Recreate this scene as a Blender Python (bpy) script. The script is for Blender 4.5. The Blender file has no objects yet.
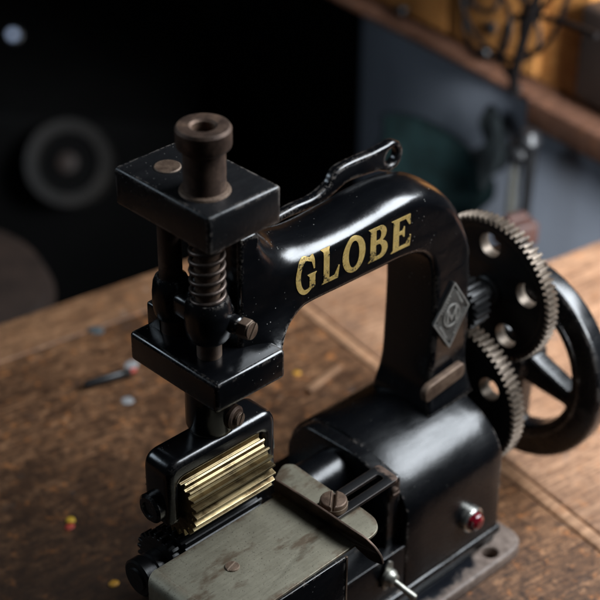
import bpy, bmesh, math, random
from mathutils import Vector, Matrix, noise
random.seed(7)
sc = bpy.context.scene
col = sc.collection
PI = math.pi
ZO = 0.09                       # the machine is drawn from its own datum; the bench top is 9 cm lower

# ------------------------------------------------------------------ materials
def M_new(name):
    m = bpy.data.materials.new(name); m.use_nodes = True
    nt = m.node_tree; b = nt.nodes['Principled BSDF']
    return m, nt, b
def nd(nt, t, **k):
    n = nt.nodes.new(t)
    for a, v in k.items(): setattr(n, a, v)
    return n
def lk(nt, a, b): nt.links.new(a, b)
def coords(nt, scale=(1, 1, 1), rot=(0, 0, 0)):
    tc = nd(nt, 'ShaderNodeTexCoord'); mp = nd(nt, 'ShaderNodeMapping')
    mp.inputs['Scale'].default_value = scale; mp.inputs['Rotation'].default_value = rot
    lk(nt, tc.outputs['Object'], mp.inputs['Vector']); return mp.outputs['Vector']
def noise_n(nt, vec, scale, detail=6, rough=0.6, dist=0.0):
    n = nd(nt, 'ShaderNodeTexNoise'); n.inputs['Scale'].default_value = scale
    n.inputs['Detail'].default_value = detail; n.inputs['Roughness'].default_value = rough
    n.inputs['Distortion'].default_value = dist
    lk(nt, vec, n.inputs['Vector']); return n.outputs['Fac']
def ramp(nt, fac, stops):
    r = nd(nt, 'ShaderNodeValToRGB'); el = r.color_ramp.elements
    while len(el) < len(stops): el.new(0.5)
    for e, (p, c) in zip(el, stops):
        e.position = p; e.color = (c, c, c, 1) if isinstance(c, (int, float)) else (*c, 1)
    lk(nt, fac, r.inputs['Fac']); return r.outputs['Color']
def mix(nt, fac, a, b, mode='MIX'):
    n = nd(nt, 'ShaderNodeMix', data_type='RGBA', blend_type=mode)
    for s, v in ((0, fac), (6, a), (7, b)):
        if hasattr(v, 'is_linked'): lk(nt, v, n.inputs[s])
        elif s == 0: n.inputs[s].default_value = v
        else: n.inputs[s].default_value = (*v, 1)
    return n.outputs[2]
def math_n(nt, op, a, b=0.0):
    n = nd(nt, 'ShaderNodeMath', operation=op)
    for i, v in enumerate((a, b)):
        if hasattr(v, 'is_linked'): lk(nt, v, n.inputs[i])
        else: n.inputs[i].default_value = v
    return n.outputs[0]
def bump(nt, b, h, strength, dist=0.001):
    n = nd(nt, 'ShaderNodeBump'); n.inputs['Strength'].default_value = strength
    n.inputs['Distance'].default_value = dist
    lk(nt, h, n.inputs['Height']); lk(nt, n.outputs['Normal'], b.inputs['Normal'])
def edge_mask(nt, radius, lo=0.02, hi=0.18):
    bv = nd(nt, 'ShaderNodeBevel'); bv.samples = 4; bv.inputs['Radius'].default_value = radius
    g = nd(nt, 'ShaderNodeNewGeometry')
    d = nd(nt, 'ShaderNodeVectorMath', operation='DOT_PRODUCT')
    lk(nt, bv.outputs['Normal'], d.inputs[0]); lk(nt, g.outputs['Normal'], d.inputs[1])
    inv = math_n(nt, 'SUBTRACT', 1.0, d.outputs['Value'])
    return ramp(nt, inv, [(lo, 0.0), (hi, 1.0)])

def enamel(name, wear=0.5, rough=0.2, speck=0.5, base=(.0030, .0033, .0042), bmp=.22):
    m, nt, b = M_new(name); v = coords(nt)
    e = edge_mask(nt, 0.0038, .018, .07)
    n1 = math_n(nt, 'ADD', math_n(nt, 'MULTIPLY', noise_n(nt, v, 420, 6, .7), .55), math_n(nt, 'MULTIPLY', noise_n(nt, v, 70, 4, .6), .45))
    chip = ramp(nt, n1, [(.545 - .05 * wear, 0.0), (.575 - .05 * wear, 1.0)])
    em = math_n(nt, 'MULTIPLY', e, chip)
    em = math_n(nt, 'MULTIPLY', em, min(1.0, wear))
    # dust and paint flecks
    vo = nd(nt, 'ShaderNodeTexVoronoi'); vo.inputs['Scale'].default_value = 230; lk(nt, v, vo.inputs['Vector'])
    gate = noise_n(nt, v, 22, 3)
    sp = math_n(nt, 'MULTIPLY', ramp(nt, vo.outputs['Distance'], [(.06, 1.0), (.12, 0.0)]), ramp(nt, gate, [(.50, 0.0), (.62, speck)]))
    vo2 = nd(nt, 'ShaderNodeTexVoronoi'); vo2.inputs['Scale'].default_value = 900; lk(nt, v, vo2.inputs['Vector'])
    sp2 = math_n(nt, 'MULTIPLY', ramp(nt, vo2.outputs['Distance'], [(.10, 1.0), (.2, 0.0)]), ramp(nt, noise_n(nt, v, 60, 4), [(.58, 0.0), (.75, .35 * speck)]))
    dust = noise_n(nt, v, 9, 5, .65)
    c0 = mix(nt, ramp(nt, dust, [(.45, 0.0), (.75, .6)]), base, (.0055, .0062, .0078))
    c1 = mix(nt, math_n(nt, 'ADD', sp, sp2), c0, (.30, .29, .27))
    c2 = mix(nt, em, c1, (.40, .345, .30))
    lk(nt, c2, b.inputs['Base Color'])
    smear = noise_n(nt, coords(nt, (1, 3, 3)), 30, 6, .65)
    r = math_n(nt, 'ADD', math_n(nt, 'MULTIPLY', ramp(nt, smear, [(.35, 0.0), (.75, 1.0)]), .13), rough)
    lk(nt, math_n(nt, 'ADD', r, math_n(nt, 'MULTIPLY', em, .3)), b.inputs['Roughness'])
    h = math_n(nt, 'ADD', math_n(nt, 'MULTIPLY', noise_n(nt, v, 70, 3), .6), math_n(nt, 'MULTIPLY', noise_n(nt, v, 420, 3), .12))
    h = math_n(nt, 'ADD', h, math_n(nt, 'MULTIPLY', noise_n(nt, v, 26, 2), 1.3))
    h = math_n(nt, 'SUBTRACT', h, math_n(nt, 'MULTIPLY', math_n(nt, 'ADD', sp, em), .25))
    bump(nt, b, h, bmp, .0012)
    b.inputs['Specular IOR Level'].default_value = .7
    return m
def metal(name, c1, c2, c3=None, rough=.45, metallic=.8, scale=60, bmp=.25, edge=None):
    m, nt, b = M_new(name); v = coords(nt)
    n = noise_n(nt, v, scale, 8, .68)
    c = mix(nt, ramp(nt, n, [(.36, 0.0), (.64, 1.0)]), c1, c2)
    if c3:
        c = mix(nt, ramp(nt, noise_n(nt, v, scale * .35, 6, .7), [(.55, 0.0), (.66, 1.0)]), c, c3)
    if edge:
        c = mix(nt, math_n(nt, 'MULTIPLY', edge_mask(nt, .0012), .8), c, edge)
    lk(nt, c, b.inputs['Base Color'])
    b.inputs['Metallic'].default_value = metallic
    lk(nt, math_n(nt, 'ADD', math_n(nt, 'MULTIPLY', n, .3), rough - .15), b.inputs['Roughness'])
    bump(nt, b, noise_n(nt, v, scale * 6, 6, .7), bmp, .0006)
    return m
def plain(name, c, rough=.6, metallic=0, var=.25, scale=20):
    m, nt, b = M_new(name); v = coords(nt)
    n = noise_n(nt, v, scale, 6, .65)
    c2 = tuple(x * (1 - var) for x in c); c1 = tuple(min(1, x * (1 + var)) for x in c)
    lk(nt, mix(nt, ramp(nt, n, [(.35, 0.0), (.65, 1.0)]), c2, c1), b.inputs['Base Color'])
    b.inputs['Roughness'].default_value = rough; b.inputs['Metallic'].default_value = metallic
    bump(nt, b, noise_n(nt, v, scale * 5, 4), .15, .001)
    return m

M = {}
M['enamel'] = enamel('black_enamel', .9, .17, .9)
M['enamel_block'] = enamel('black_enamel_worn', 1.0, .32, .35, (.008, .008, .009), .5)
M['enamel_clean'] = enamel('black_enamel_clean', .45, .22, .3)
M['enamel_house'] = enamel('black_enamel_housing', .5, .225, .35)
M['enamel_house'].node_tree.nodes['Principled BSDF'].inputs['Specular IOR Level'].default_value = .46
M['iron_dark'] = plain('dark_iron', (.0075, .0075, .008), .42, .0, .4, 60)
M['rust'] = metal('rusty_steel', (.058, .036, .027), (.125, .078, .056), (.20, .125, .085), .55, .55, 90, .35, (.30, .23, .18))
M['rust_light'] = metal('brown_worn_steel', (.11, .070, .050), (.205, .138, .095), (.07, .042, .030), .5, .5, 120, .4, (.38, .30, .23))
M['spring'] = metal('spring_steel', (.07, .053, .044), (.16, .12, .10), None, .42, .7, 120, .2)
M['teeth'] = metal('worn_gear_steel', (.12, .095, .075), (.25, .20, .155), (.045, .034, .027), .42, .6, 150, .3)
M['nickel'] = metal('old_nickel', (.27, .265, .235), (.42, .41, .36), (.16, .145, .12), .42, .8, 120, .15)
M['bezel'] = metal('lamp_bezel', (.50, .50, .46), (.68, .67, .62), None, .28, .9, 160, .1)
M['badge'] = metal('badge_pewter', (.16, .153, .14), (.26, .25, .225), (.09, .085, .075), .45, .25, 130, .3, (.36, .34, .31))
M['badge_dark'] = metal('badge_dark_pewter', (.055, .052, .047), (.10, .095, .086), (.035, .032, .029), .5, .2, 130, .3)
# brass
m, nt, b = M_new('fluted_brass'); v = coords(nt, (.12, 1, 1))
n = noise_n(nt, v, 150, 8, .7); n2 = noise_n(nt, coords(nt), 60, 6, .7)
c = mix(nt, ramp(nt, n, [(.35, 0.0), (.65, 1.0)]), (.15, .102, .050), (.33, .262, .14))
c = mix(nt, ramp(nt, n2, [(.48, 0.0), (.64, .9)]), c, (.055, .034, .015))
c = mix(nt, math_n(nt, 'MULTIPLY', edge_mask(nt, .0008), .7), c, (.75, .64, .40))
lk(nt, c, b.inputs['Base Color']); b.inputs['Metallic'].default_value = .95
lk(nt, math_n(nt, 'ADD', math_n(nt, 'MULTIPLY', n, .30), .26), b.inputs['Roughness'])
bump(nt, b, n, .15, .0005); M['brass'] = m
# feed plate: dull nickel with brown rubbed patches
m, nt, b = M_new('feed_plate_nickel'); v = coords(nt)
n = math_n(nt, 'ADD', math_n(nt, 'MULTIPLY', noise_n(nt, v, 60, 10, .78), .6), math_n(nt, 'MULTIPLY', noise_n(nt, coords(nt, (6, 160, 6), (0, 0, .5)), 3, 5, .7), .4)); n2 = noise_n(nt, coords(nt, (1.0, 2.2, 1)), 26, 7, .62)
c = mix(nt, ramp(nt, n, [(.35, 0.0), (.68, 1.0)]), (.22, .200, .146), (.34, .315, .238))
c = mix(nt, ramp(nt, n2, [(.54, 0.0), (.64, .8)]), c, (.12, .078, .048))
pit = ramp(nt, noise_n(nt, v, 620, 3, .55), [(.60, 0.0), (.70, .75)])
c = mix(nt, pit, c, (.12, .10, .075))
c = mix(nt, math_n(nt, 'MULTIPLY', edge_mask(nt, .0055, .004, .06), ramp(nt, noise_n(nt, v, 85, 8, .75), [(.47, 0.0), (.56, .9)])), c, (.13, .072, .042))
c = mix(nt, math_n(nt, 'MULTIPLY', edge_mask(nt, .0010), .6), c, (.55, .50, .38))
lk(nt, c, b.inputs['Base Color']); b.inputs['Metallic'].default_value = .55
lk(nt, math_n(nt, 'ADD', math_n(nt, 'MULTIPLY', n, .25), .36), b.inputs['Roughness'])
bump(nt, b, math_n(nt, 'ADD', n, math_n(nt, 'MULTIPLY', pit, -.4)), .25, .0006); M['plate'] = m
# gold transfer, worn
m, nt, b = M_new('gold_leaf_letters'); v = coords(nt)
n = noise_n(nt, v, 260, 8, .75); n2 = noise_n(nt, v, 900, 4, .6)
c = mix(nt, ramp(nt, n, [(.35, 0.0), (.62, 1.0)]), (.50, .325, .085), (.76, .55, .20))
n3 = noise_n(nt, v, 75, 5, .6)
c = mix(nt, ramp(nt, math_n(nt, 'ADD', math_n(nt, 'MULTIPLY', n, .45), math_n(nt, 'ADD', math_n(nt, 'MULTIPLY', n2, .25), math_n(nt, 'MULTIPLY', n3, .30))), [(.535, 0.0), (.575, 1.0)]), c, (.03, .022, .012))
lk(nt, c, b.inputs['Base Color']); b.inputs['Metallic'].default_value = .25; b.inputs['Roughness'].default_value = .5
M['gold'] = m
# red jewel
m, nt, b = M_new('red_jewel'); b.inputs['Base Color'].default_value = (.16, .004, .012, 1)
b.inputs['Roughness'].default_value = .08; b.inputs['Coat Weight'].default_value = 1; b.inputs['Coat Roughness'].default_value = .05
lk(nt, mix(nt, ramp(nt, noise_n(nt, coords(nt), 300, 3), [(.4, 0.0), (.6, 1.0)]), (.09, .002, .006), (.20, .006, .016)), b.inputs['Base Color'])
M['jewel'] = m
# painted / rusty base flange
m, nt, b = M_new('chipped_base_paint'); v = coords(nt)
tc = nd(nt, 'ShaderNodeTexCoord'); sx = nd(nt, 'ShaderNodeSeparateXYZ'); lk(nt, tc.outputs['Object'], sx.inputs[0])
n = noise_n(nt, v, 75, 9, .72)
w = math_n(nt, 'ADD', math_n(nt, 'MULTIPLY', n, .035), math_n(nt, 'MULTIPLY', sx.outputs['Y'], -1.0))
w = math_n(nt, 'ADD', w, math_n(nt, 'MULTIPLY', math_n(nt, 'MAXIMUM', math_n(nt, 'SUBTRACT', sx.outputs['X'], .095), 0.0), 1.1))
mk = ramp(nt, w, [(.0925, 0.0), (.0945, 1.0)])
c = mix(nt, ramp(nt, noise_n(nt, v, 160, 8, .7), [(.35, 0.0), (.66, 1.0)]), (.115, .082, .066), (.26, .20, .165))
c = mix(nt, math_n(nt, 'MULTIPLY', edge_mask(nt, .002), .7), c, (.40, .33, .28))
lk(nt, mix(nt, mk, (.006, .007, .010), c), b.inputs['Base Color'])
lk(nt, math_n(nt, 'ADD', math_n(nt, 'MULTIPLY', mk, .25), .28), b.inputs['Roughness'])
bump(nt, b, math_n(nt, 'ADD', math_n(nt, 'MULTIPLY', mk, -.5), math_n(nt, 'MULTIPLY', n, .4)), .3, .001); M['flange'] = m
# half-painted slotted bar
m, nt, b = M_new('half_painted_bar'); v = coords(nt)
tc = nd(nt, 'ShaderNodeTexCoord'); sx = nd(nt, 'ShaderNodeSeparateXYZ'); lk(nt, tc.outputs['Object'], sx.inputs[0])
n = noise_n(nt, v, 160, 8, .7)
w = math_n(nt, 'ADD', sx.outputs['X'], math_n(nt, 'MULTIPLY', n, .016))
mk = ramp(nt, w, [(-.0195, 0.0), (-.0175, 1.0)])
c = mix(nt, ramp(nt, n, [(.35, 0.0), (.66, 1.0)]), (.105, .068, .052), (.22, .15, .115))
edm = edge_mask(nt, .0012)
c2 = mix(nt, mk, (.006, .006, .007), c)
lk(nt, mix(nt, math_n(nt, 'MULTIPLY', edm, .8), c2, (.22, .15, .11)), b.inputs['Base Color'])
b.inputs['Roughness'].default_value = .45; b.inputs['Metallic'].default_value = .3
bump(nt, b, n, .2, .0006); M['bar'] = m

def wood(name, dark, mid, light, stain=.5, grain_rot=0.0, rough=.5, scale=1.0, edge=None, gloss=0.3, stain_shade=False):
    m, nt, b = M_new(name)
    v = coords(nt, (1, 9, 9), (0, 0, grain_rot)); vp = coords(nt)
    g = noise_n(nt, v, 7 * scale, 10, .68, .6)
    g2 = noise_n(nt, coords(nt, (2, 40, 40), (0, 0, grain_rot)), 9 * scale, 6, .7)
    c = mix(nt, ramp(nt, g, [(.30, 0.0), (.68, 1.0)]), mid, light)
    c = mix(nt, ramp(nt, g2, [(.42, .75), (.60, 0.0)]), c, dark)
    blot = noise_n(nt, vp, 17 * scale, 12, .80, .3)
    c = mix(nt, ramp(nt, blot, [(.46, 0.0), (.60, stain)]), c, dark)
    blot2 = noise_n(nt, coords(nt, (1, 1.9, 1), (0, 0, grain_rot)), 52 * scale, 10, .82, .2)
    c = mix(nt, ramp(nt, blot2, [(.53, 0.0), (.61, stain)]), c, tuple(x * 1.3 for x in light))
    big = noise_n(nt, vp, 7.5 * scale, 9, .74, .3)
    c = mix(nt, ramp(nt, big, [(.47, 0.0), (.60, stain * .85)]), c, tuple(x * .9 for x in dark))
    fine = noise_n(nt, vp, 110 * scale, 10, .8)
    c = mix(nt, ramp(nt, fine, [(.50, 0.0), (.58, stain)]), c, tuple(x * .55 for x in dark))
    bl2 = noise_n(nt, vp, 64 * scale, 8, .78, .2)
    c = mix(nt, ramp(nt, bl2, [(.56, 0.0), (.63, stain)]), c, (.42, .16, .05))
    gr = noise_n(nt, vp, 34 * scale, 8, .75, .2)
    c = mix(nt, ramp(nt, gr, [(.60, 0.0), (.70, stain * .6)]), c, (.13, .125, .125))
    sc1 = noise_n(nt, coords(nt, (3, 220, 3), (0, 0, grain_rot + .12)), 2.2, 3, .6)
    sc2 = noise_n(nt, coords(nt, (220, 4, 3), (0, 0, grain_rot - .35)), 1.6, 3, .6)
    scr = math_n(nt, 'MAXIMUM', ramp(nt, sc1, [(.68, 0.0), (.72, 1.0)]), ramp(nt, sc2, [(.70, 0.0), (.74, 1.0)]))
    c = mix(nt, math_n(nt, 'MULTIPLY', scr, .55), c, tuple(x * .7 for x in dark))
    vo = nd(nt, 'ShaderNodeTexVoronoi'); vo.inputs['Scale'].default_value = 38; vo.inputs['Randomness'].default_value = 1
    lk(nt, vp, vo.inputs['Vector'])
    sp = math_n(nt, 'MULTIPLY', ramp(nt, vo.outputs['Distance'], [(.07, 1.0), (.13, 0.0)]), ramp(nt, noise_n(nt, vp, 8, 3), [(.52, 0.0), (.60, stain)]))
    c = mix(nt, sp, c, (.30, .26, .22))
    if stain_shade:      # dark stain and light fall-off coloured into the front left corner, ragged edge
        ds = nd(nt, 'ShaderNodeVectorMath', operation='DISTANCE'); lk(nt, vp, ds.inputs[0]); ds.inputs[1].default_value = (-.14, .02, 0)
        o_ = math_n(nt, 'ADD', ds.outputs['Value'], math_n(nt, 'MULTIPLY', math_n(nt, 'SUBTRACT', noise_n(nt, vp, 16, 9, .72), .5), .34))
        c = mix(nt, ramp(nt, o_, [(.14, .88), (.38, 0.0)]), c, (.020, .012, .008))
    lk(nt, c, b.inputs['Base Color'])
    b.inputs['Specular IOR Level'].default_value = gloss
    lk(nt, math_n(nt, 'ADD', math_n(nt, 'MULTIPLY', fine, .3), rough - .15), b.inputs['Roughness'])
    bump(nt, b, math_n(nt, 'ADD', math_n(nt, 'MULTIPLY', g2, .6), math_n(nt, 'MULTIPLY', fine, .8)), .5, .0012)
    return m
M['wood_main'] = wood('stained_bench_wood', (.050, .023, .012), (.200, .094, .044), (.350, .180, .090), .80, 0, stain_shade=True)
M['wood_strip'] = wood('bench_edge_wood', (.085, .040, .020), (.28, .14, .070), (.42, .225, .115), .40, 0)
M['wood_right'] = wood('pale_bench_wood', (.13, .064, .037), (.36, .195, .108), (.47, .275, .165), .42, PI / 2, .5)
M['wood_mid'] = wood('worn_bench_wood', (.10, .060, .042), (.25, .16, .105), (.36, .24, .155), .40, PI / 2)
M['wood_seam'] = wood('bright_worn_wood', (.17, .085, .045), (.40, .21, .115), (.52, .31, .18), .3, PI / 2)
M['drawer'] = wood('orange_drawer_wood', (.16, .058, .014), (.43, .178, .045), (.57, .275, .085), .15, PI / 2)
M['plank'] = wood('pinkish_plank_wood', (.045, .020, .012), (.115, .054, .033), (.19, .095, .062), .3, PI / 2)
M['panel'] = plain('blue_grey_paint', (.30, .325, .38), .75, 0, .12, 4)
M['floor'] = plain('dark_floor', (.004, .0036, .0036), .8, 0, .3, 3)
M['wall'] = plain('dark_wall', (.004, .004, .004), .9, 0, .3, 3)
for q in ('floor', 'wall'): M[q].node_tree.nodes['Principled BSDF'].inputs['Specular IOR Level'].default_value = .08
M['black'] = plain('black_plastic', (.010, .010, .011), .4, 0, .3, 30)
M['wire'] = plain('black_wire', (.006, .005, .005), .5, 0, .3, 30)
M['teal'] = plain('teal_cloth', (.035, .085, .085), .9, 0, .5, 25)
M['black_cloth'] = plain('black_cloth', (.006, .006, .007), .95, 0, .3, 25)
M['greyrag'] = plain('grey_green_cloth', (.06, .075, .08), .9, 0, .4, 25)
M['redwood'] = plain('red_brown_wood', (.045, .018, .013), .6, 0, .4, 30)
M['white'] = plain('white_paint', (.30, .30, .30), .6, 0, .15, 30)
M['castgrey'] = plain('dull_grey_iron', (.16, .15, .13), .6, .2, .4, 25)
M['pulley'] = plain('grimy_iron', (.010, .0080, .0062), .7, .0, 1.0, 6)
M['leather'] = plain('brown_leather', (.024, .014, .010), .6, 0, .35, 20)
M['yellow'] = plain('yellow_paint', (.62, .38, .03), .5, 0, .25, 200)
M['red'] = plain('red_paint', (.42, .05, .03), .5, 0, .25, 200)
M['orange'] = plain('orange_paint', (.55, .27, .03), .5, 0, .25, 200)

# ------------------------------------------------------------------ mesh helpers
def smooth(bm, ang=32):
    a = math.radians(ang)
    bm.normal_update()
    for f in bm.faces: f.smooth = True
    for e in bm.edges:
        e.smooth = not (len(e.link_faces) == 2 and e.calc_face_angle(0) > a)
def obj(name, bm, mat, parent=None, origin=None, ang=32, label=None, at=None):
    """link a bmesh drawn in machine (or world) coordinates as one object"""
    bmesh.ops.recalc_face_normals(bm, faces=bm.faces)
    smooth(bm, ang)
    base = origin if origin is not None else (parent.get('_w') if parent else (0, 0, 0))
    base = Vector(base)
    bmesh.ops.translate(bm, verts=bm.verts, vec=-base)
    me = bpy.data.meshes.new(name); bm.to_mesh(me); bm.free()
    mats = mat if isinstance(mat, (list, tuple)) else [mat]
    for mm in mats: me.materials.append(mm)
    o = bpy.data.objects.new(name, me); col.objects.link(o)
    o['_w'] = base
    if parent:
        o.parent = parent; o.location = base - Vector(parent['_w'])
    else: o.location = base
    if label: o['label'] = label
    return o
def tag(o, label, cat, group=None):
    o['label'] = label; o['category'] = cat
    if group: o['group'] = group
    return o
def empty(name, loc, label, cat, group=None):
    o = bpy.data.objects.new(name, None); col.objects.link(o); o.location = loc; o['_w'] = Vector(loc)
    o.empty_display_size = .02
    return tag(o, label, cat, group)
def zlift(bm): bmesh.ops.translate(bm, verts=bm.verts, vec=(0, 0, ZO)); return bm
def join(*bms):
    out = bmesh.new()
    for b_ in bms:
        me = bpy.data.meshes.new('t'); b_.to_mesh(me); b_.free(); out.from_mesh(me); bpy.data.meshes.remove(me)
    return out
def box(x0, x1, y0, y1, z0, z1, bev=0.0, seg=3):
    bm = bmesh.new(); bmesh.ops.create_cube(bm, size=1)
    for v_ in bm.verts:
        v_.co = ((x0 + x1) / 2 + v_.co.x * (x1 - x0), (y0 + y1) / 2 + v_.co.y * (y1 - y0), (z0 + z1) / 2 + v_.co.z * (z1 - z0))
    if bev: bmesh.ops.bevel(bm, geom=list(bm.edges), offset=bev, segments=seg, profile=.5, affect='EDGES')
    return bm
def lathe(prof, mat4, n=48, cap=True):
    """prof: (r, h) pairs; axis = local z of mat4"""
    bm = bmesh.new(); rings = []
    for r, h in prof:
        if r < 1e-6: rings.append([bm.verts.new((0, 0, h))])
        else: rings.append([bm.verts.new((r * math.cos(2 * PI * i / n), r * math.sin(2 * PI * i / n), h)) for i in range(n)])
    for a, c in zip(rings, rings[1:]):
        for i in range(n):
            j = (i + 1) % n
            if len(a) == 1 and len(c) == 1: continue
            if len(a) == 1: bm.faces.new((a[0], c[i], c[j]))
            elif len(c) == 1: bm.faces.new((a[i], a[j], c[0]))
            else: bm.faces.new((a[i], a[j], c[j], c[i]))
    if cap:
        for r_ in (rings[0], rings[-1]):
            if len(r_) > 1: bm.faces.new(r_)
    bmesh.ops.transform(bm, matrix=mat4, verts=bm.verts); return bm
def axis(loc, d, spin=0.0):
    d = Vector(d).normalized(); q = Vector((0, 0, 1)).rotation_difference(d)
    return Matrix.Translation(Vector(loc)) @ q.to_matrix().to_4x4() @ Matrix.Rotation(spin, 4, 'Z')
def frame4(o, ex, ey, ez):
    m_ = Matrix.Identity(4)
    for i, a in enumerate((ex, ey, ez)):
        a = Vector(a)
        for k in range(3): m_[k][i] = a[k]
    m_.translation = Vector(o); return m_
def FY(y): return frame4((0, y, 0), (1, 0, 0), (0, 0, 1), (0, -1, 0))     # 2-D (x, z), thickness towards -Y
def FX(x): return frame4((x, 0, 0), (0, -1, 0), (0, 0, 1), (-1, 0, 0))    # 2-D (-y, z), thickness towards -X
def FZ(z): return Matrix.Translation((0, 0, z))
def arc(cx, cy, r, a0, a1, n=16, ry=None):
    ry = ry or r
    return [(cx + r * math.cos(math.radians(a0 + (a1 - a0) * i / n)), cy + ry * math.sin(math.radians(a0 + (a1 - a0) * i / n))) for i in range(n + 1)]
def circle(cx, cy, r, n=40, ry=None): return arc(cx, cy, r, 0, 360, n, ry)[:-1]
def rpoly(pts, rad, n=6):
    out = []; N = len(pts)
    for i in range(N):
        p = Vector(pts[i]); a = Vector(pts[i - 1]); c = Vector(pts[(i + 1) % N]); r = rad[i] if isinstance(rad, (list, tuple)) else rad
        da, dc = (a - p), (c - p); L = min(r, da.length * .49, dc.length * .49)
        if L < 1e-6: out.append(tuple(p)); continue
        p0 = p + da.normalized() * L; p1 = p + dc.normalized() * L
        for k in range(n + 1):
            t = k / n; q = p0 * (1 - t) ** 2 + p * 2 * t * (1 - t) + p1 * t * t; out.append(tuple(q))
    return out
def shape(loops, t, mat4, bev=0.0, res=2):
    """flat outline (first loop) with holes, thickness t from the frame's plane outwards"""
    cu = bpy.data.curves.new('c', 'CURVE'); cu.dimensions = '2D'; cu.fill_mode = 'BOTH'
    cu.extrude = max(t / 2 - bev, 0); cu.bevel_depth = bev; cu.bevel_resolution = res; cu.offset = -bev
    for L in loops:
        s = cu.splines.new('POLY'); s.points.add(len(L) - 1); s.use_cyclic_u = True
        for p, q in zip(s.points, L): p.co = (q[0], q[1], 0, 1)
    o = bpy.data.objects.new('c', cu); col.objects.link(o)
    dg = bpy.context.evaluated_depsgraph_get(); me = bpy.data.meshes.new_from_object(o.evaluated_get(dg))
    bm = bmesh.new(); bm.from_mesh(me); bmesh.ops.remove_doubles(bm, verts=bm.verts, dist=1e-7)
    bmesh.ops.transform(bm, matrix=mat4 @ Matrix.Translation((0, 0, t / 2)), verts=bm.verts)
    bpy.data.objects.remove(o); bpy.data.curves.remove(cu); bpy.data.meshes.remove(me)
    return bm
def tube(pts, r, n=10, closed=False, ry=None):
    bm = bmesh.new(); P = [Vector(p) for p in pts]; N = len(P); rings = []; up = None
    for i in range(N):
        t = (P[(i + 1) % N] - P[i - 1]) if closed else (P[min(i + 1, N - 1)] - P[max(i - 1, 0)])
        t.normalize()
        if up is None: up = t.orthogonal().normalized()
        up = (up - t * up.dot(t)).normalized(); s = t.cross(up)
        rr = r[i] if isinstance(r, (list, tuple)) else r
        rings.append([bm.verts.new(P[i] + up * rr * math.cos(2 * PI * k / n) + s * rr * math.sin(2 * PI * k / n)) for k in range(n)])
    rng = range(N) if closed else range(N - 1)
    for i in rng:
        a, c = rings[i], rings[(i + 1) % N]
        for k in range(n): bm.faces.new((a[k], a[(k + 1) % n], c[(k + 1) % n], c[k]))
    if not closed: bm.faces.new(rings[0]); bm.faces.new(rings[-1])
    return bm
def catmull(pts, n=8, closed=False):
    out = []; P = [Vector(p) for p in pts]; N = len(P)
    for i in range(N if closed else N - 1):
        g = lambda k: P[k % N] if closed else P[max(0, min(N - 1, k))]
        a, b_, c, d = g(i - 1), g(i), g(i + 1), g(i + 2)
        for k in range(n):
            t = k / n
            out.append(.5 * ((2 * b_) + (c - a) * t + (2 * a - 5 * b_ + 4 * c - d) * t * t + (3 * b_ - a - 3 * c + d) * t ** 3))
    if not closed: out.append(P[-1])
    return out
def gear_loop(cx, cy, ro, ri, n, tip=.42, root=.40, ph=0.0):
    L = []
    for i in range(n):
        a = 2 * PI * (i + ph) / n; w = 2 * PI / n
        up = (1 - tip - root) / 2
        for f, r in ((0, ri), (root, ri), (root + up, ro), (root + up + tip, ro)):
            L.append((cx + r * math.cos(a + f * w), cy + r * math.sin(a + f * w)))
    return L
def screw_bm(loc, d, r, h, slot=.16, spin=0.0):
    """round head with a real slot, standing on a thin disc"""
    mt = axis(loc, d, spin); s = r * slot; rr = r * .96
    a = math.degrees(math.asin(s / rr))
    up = arc(0, 0, rr, a, 180 - a, 24); dn = arc(0, 0, rr, 180 + a, 360 - a, 24)
    return join(lathe([(r * .97, 0), (r, h * .12), (r, h * .55)], mt, 40),
                shape([up], h * .62, mt @ Matrix.Translation((0, 0, h * .4)), h * .18, 2),
                shape([dn], h * .62, mt @ Matrix.Translation((0, 0, h * .4)), h * .18, 2))

# ------------------------------------------------------------------ the machine
mach = empty('crimping_machine', (.11, .01, 0), 'black enamelled cast iron bench crimping machine with gold lettering, brass roller and gears', 'machine')
def part(name, bm, mat, parent=mach, ang=32, label=None): return obj(name, zlift(bm), mat, parent, None, ang, label)

# base flange with bolt hole
fl = shape([rpoly([(.008, -.0735), (.258, -.0735), (.258, .095), (.008, .095)], .022, 8), circle(.2247, -.0615, .0062, 32), circle(.2247, .083, .0062, 32), circle(.028, .078, .0062, 32)],
           .011, FZ(-.09), .0022, 3)
part('base_flange', fl, M['flange'])
# body below the feed plate and under the motor cover, with the projecting ledge
bd = join(box(.032, .2380, -.0548, .0645, -.0785, -.022, .0007), box(.036, .1345, -.034, .060, -.0225, .000, .0012), box(-.034, .0325, -.052, .010, -.0785, .0, .004), box(.066, .2405, -.0588, .080, -.0705, -.0625, .0028, 4))
part('bed', bd, M['enamel_house'])
# rounded motor cover
def ell(y, n): return
prof = [(-.0565, -.064)] + [(-.0560, -.04), (-.0560, -.015)]
for i in range(1, 30):
    t = PI - PI * i / 30
    y = .0155 + (.0715 if math.cos(t) < 0 else .0514) * math.cos(t); prof.append((y, .045 * math.sin(t)))
prof += [(.0669, -.02), (.0669, -.064)]
bm = bmesh.new(); loops = []
xs = [(.1335, .0025), (.1342, .0006), (.136, 0), (.155, 0), (.18, 0), (.205, 0), (.225, 0), (.235, .0), (.2378, .0008), (.239, .003)]
for x, ins in xs:
    L = []
    for i, (y, z) in enumerate(prof):
        a = Vector(prof[max(i - 1, 0)]); c = Vector(prof[min(i + 1, len(prof) - 1)]); t = (c - a).normalized()
        nrm = Vector((t.y, -t.x)); L.append(bm.verts.new((x, y + nrm.x * ins, z + nrm.y * ins)))
    loops.append(L)
for a, c in zip(loops, loops[1:]):
    for i in range(len(prof)):
        j = (i + 1) % len(prof); bm.faces.new((a[i], a[j], c[j], c[i]))
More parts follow.
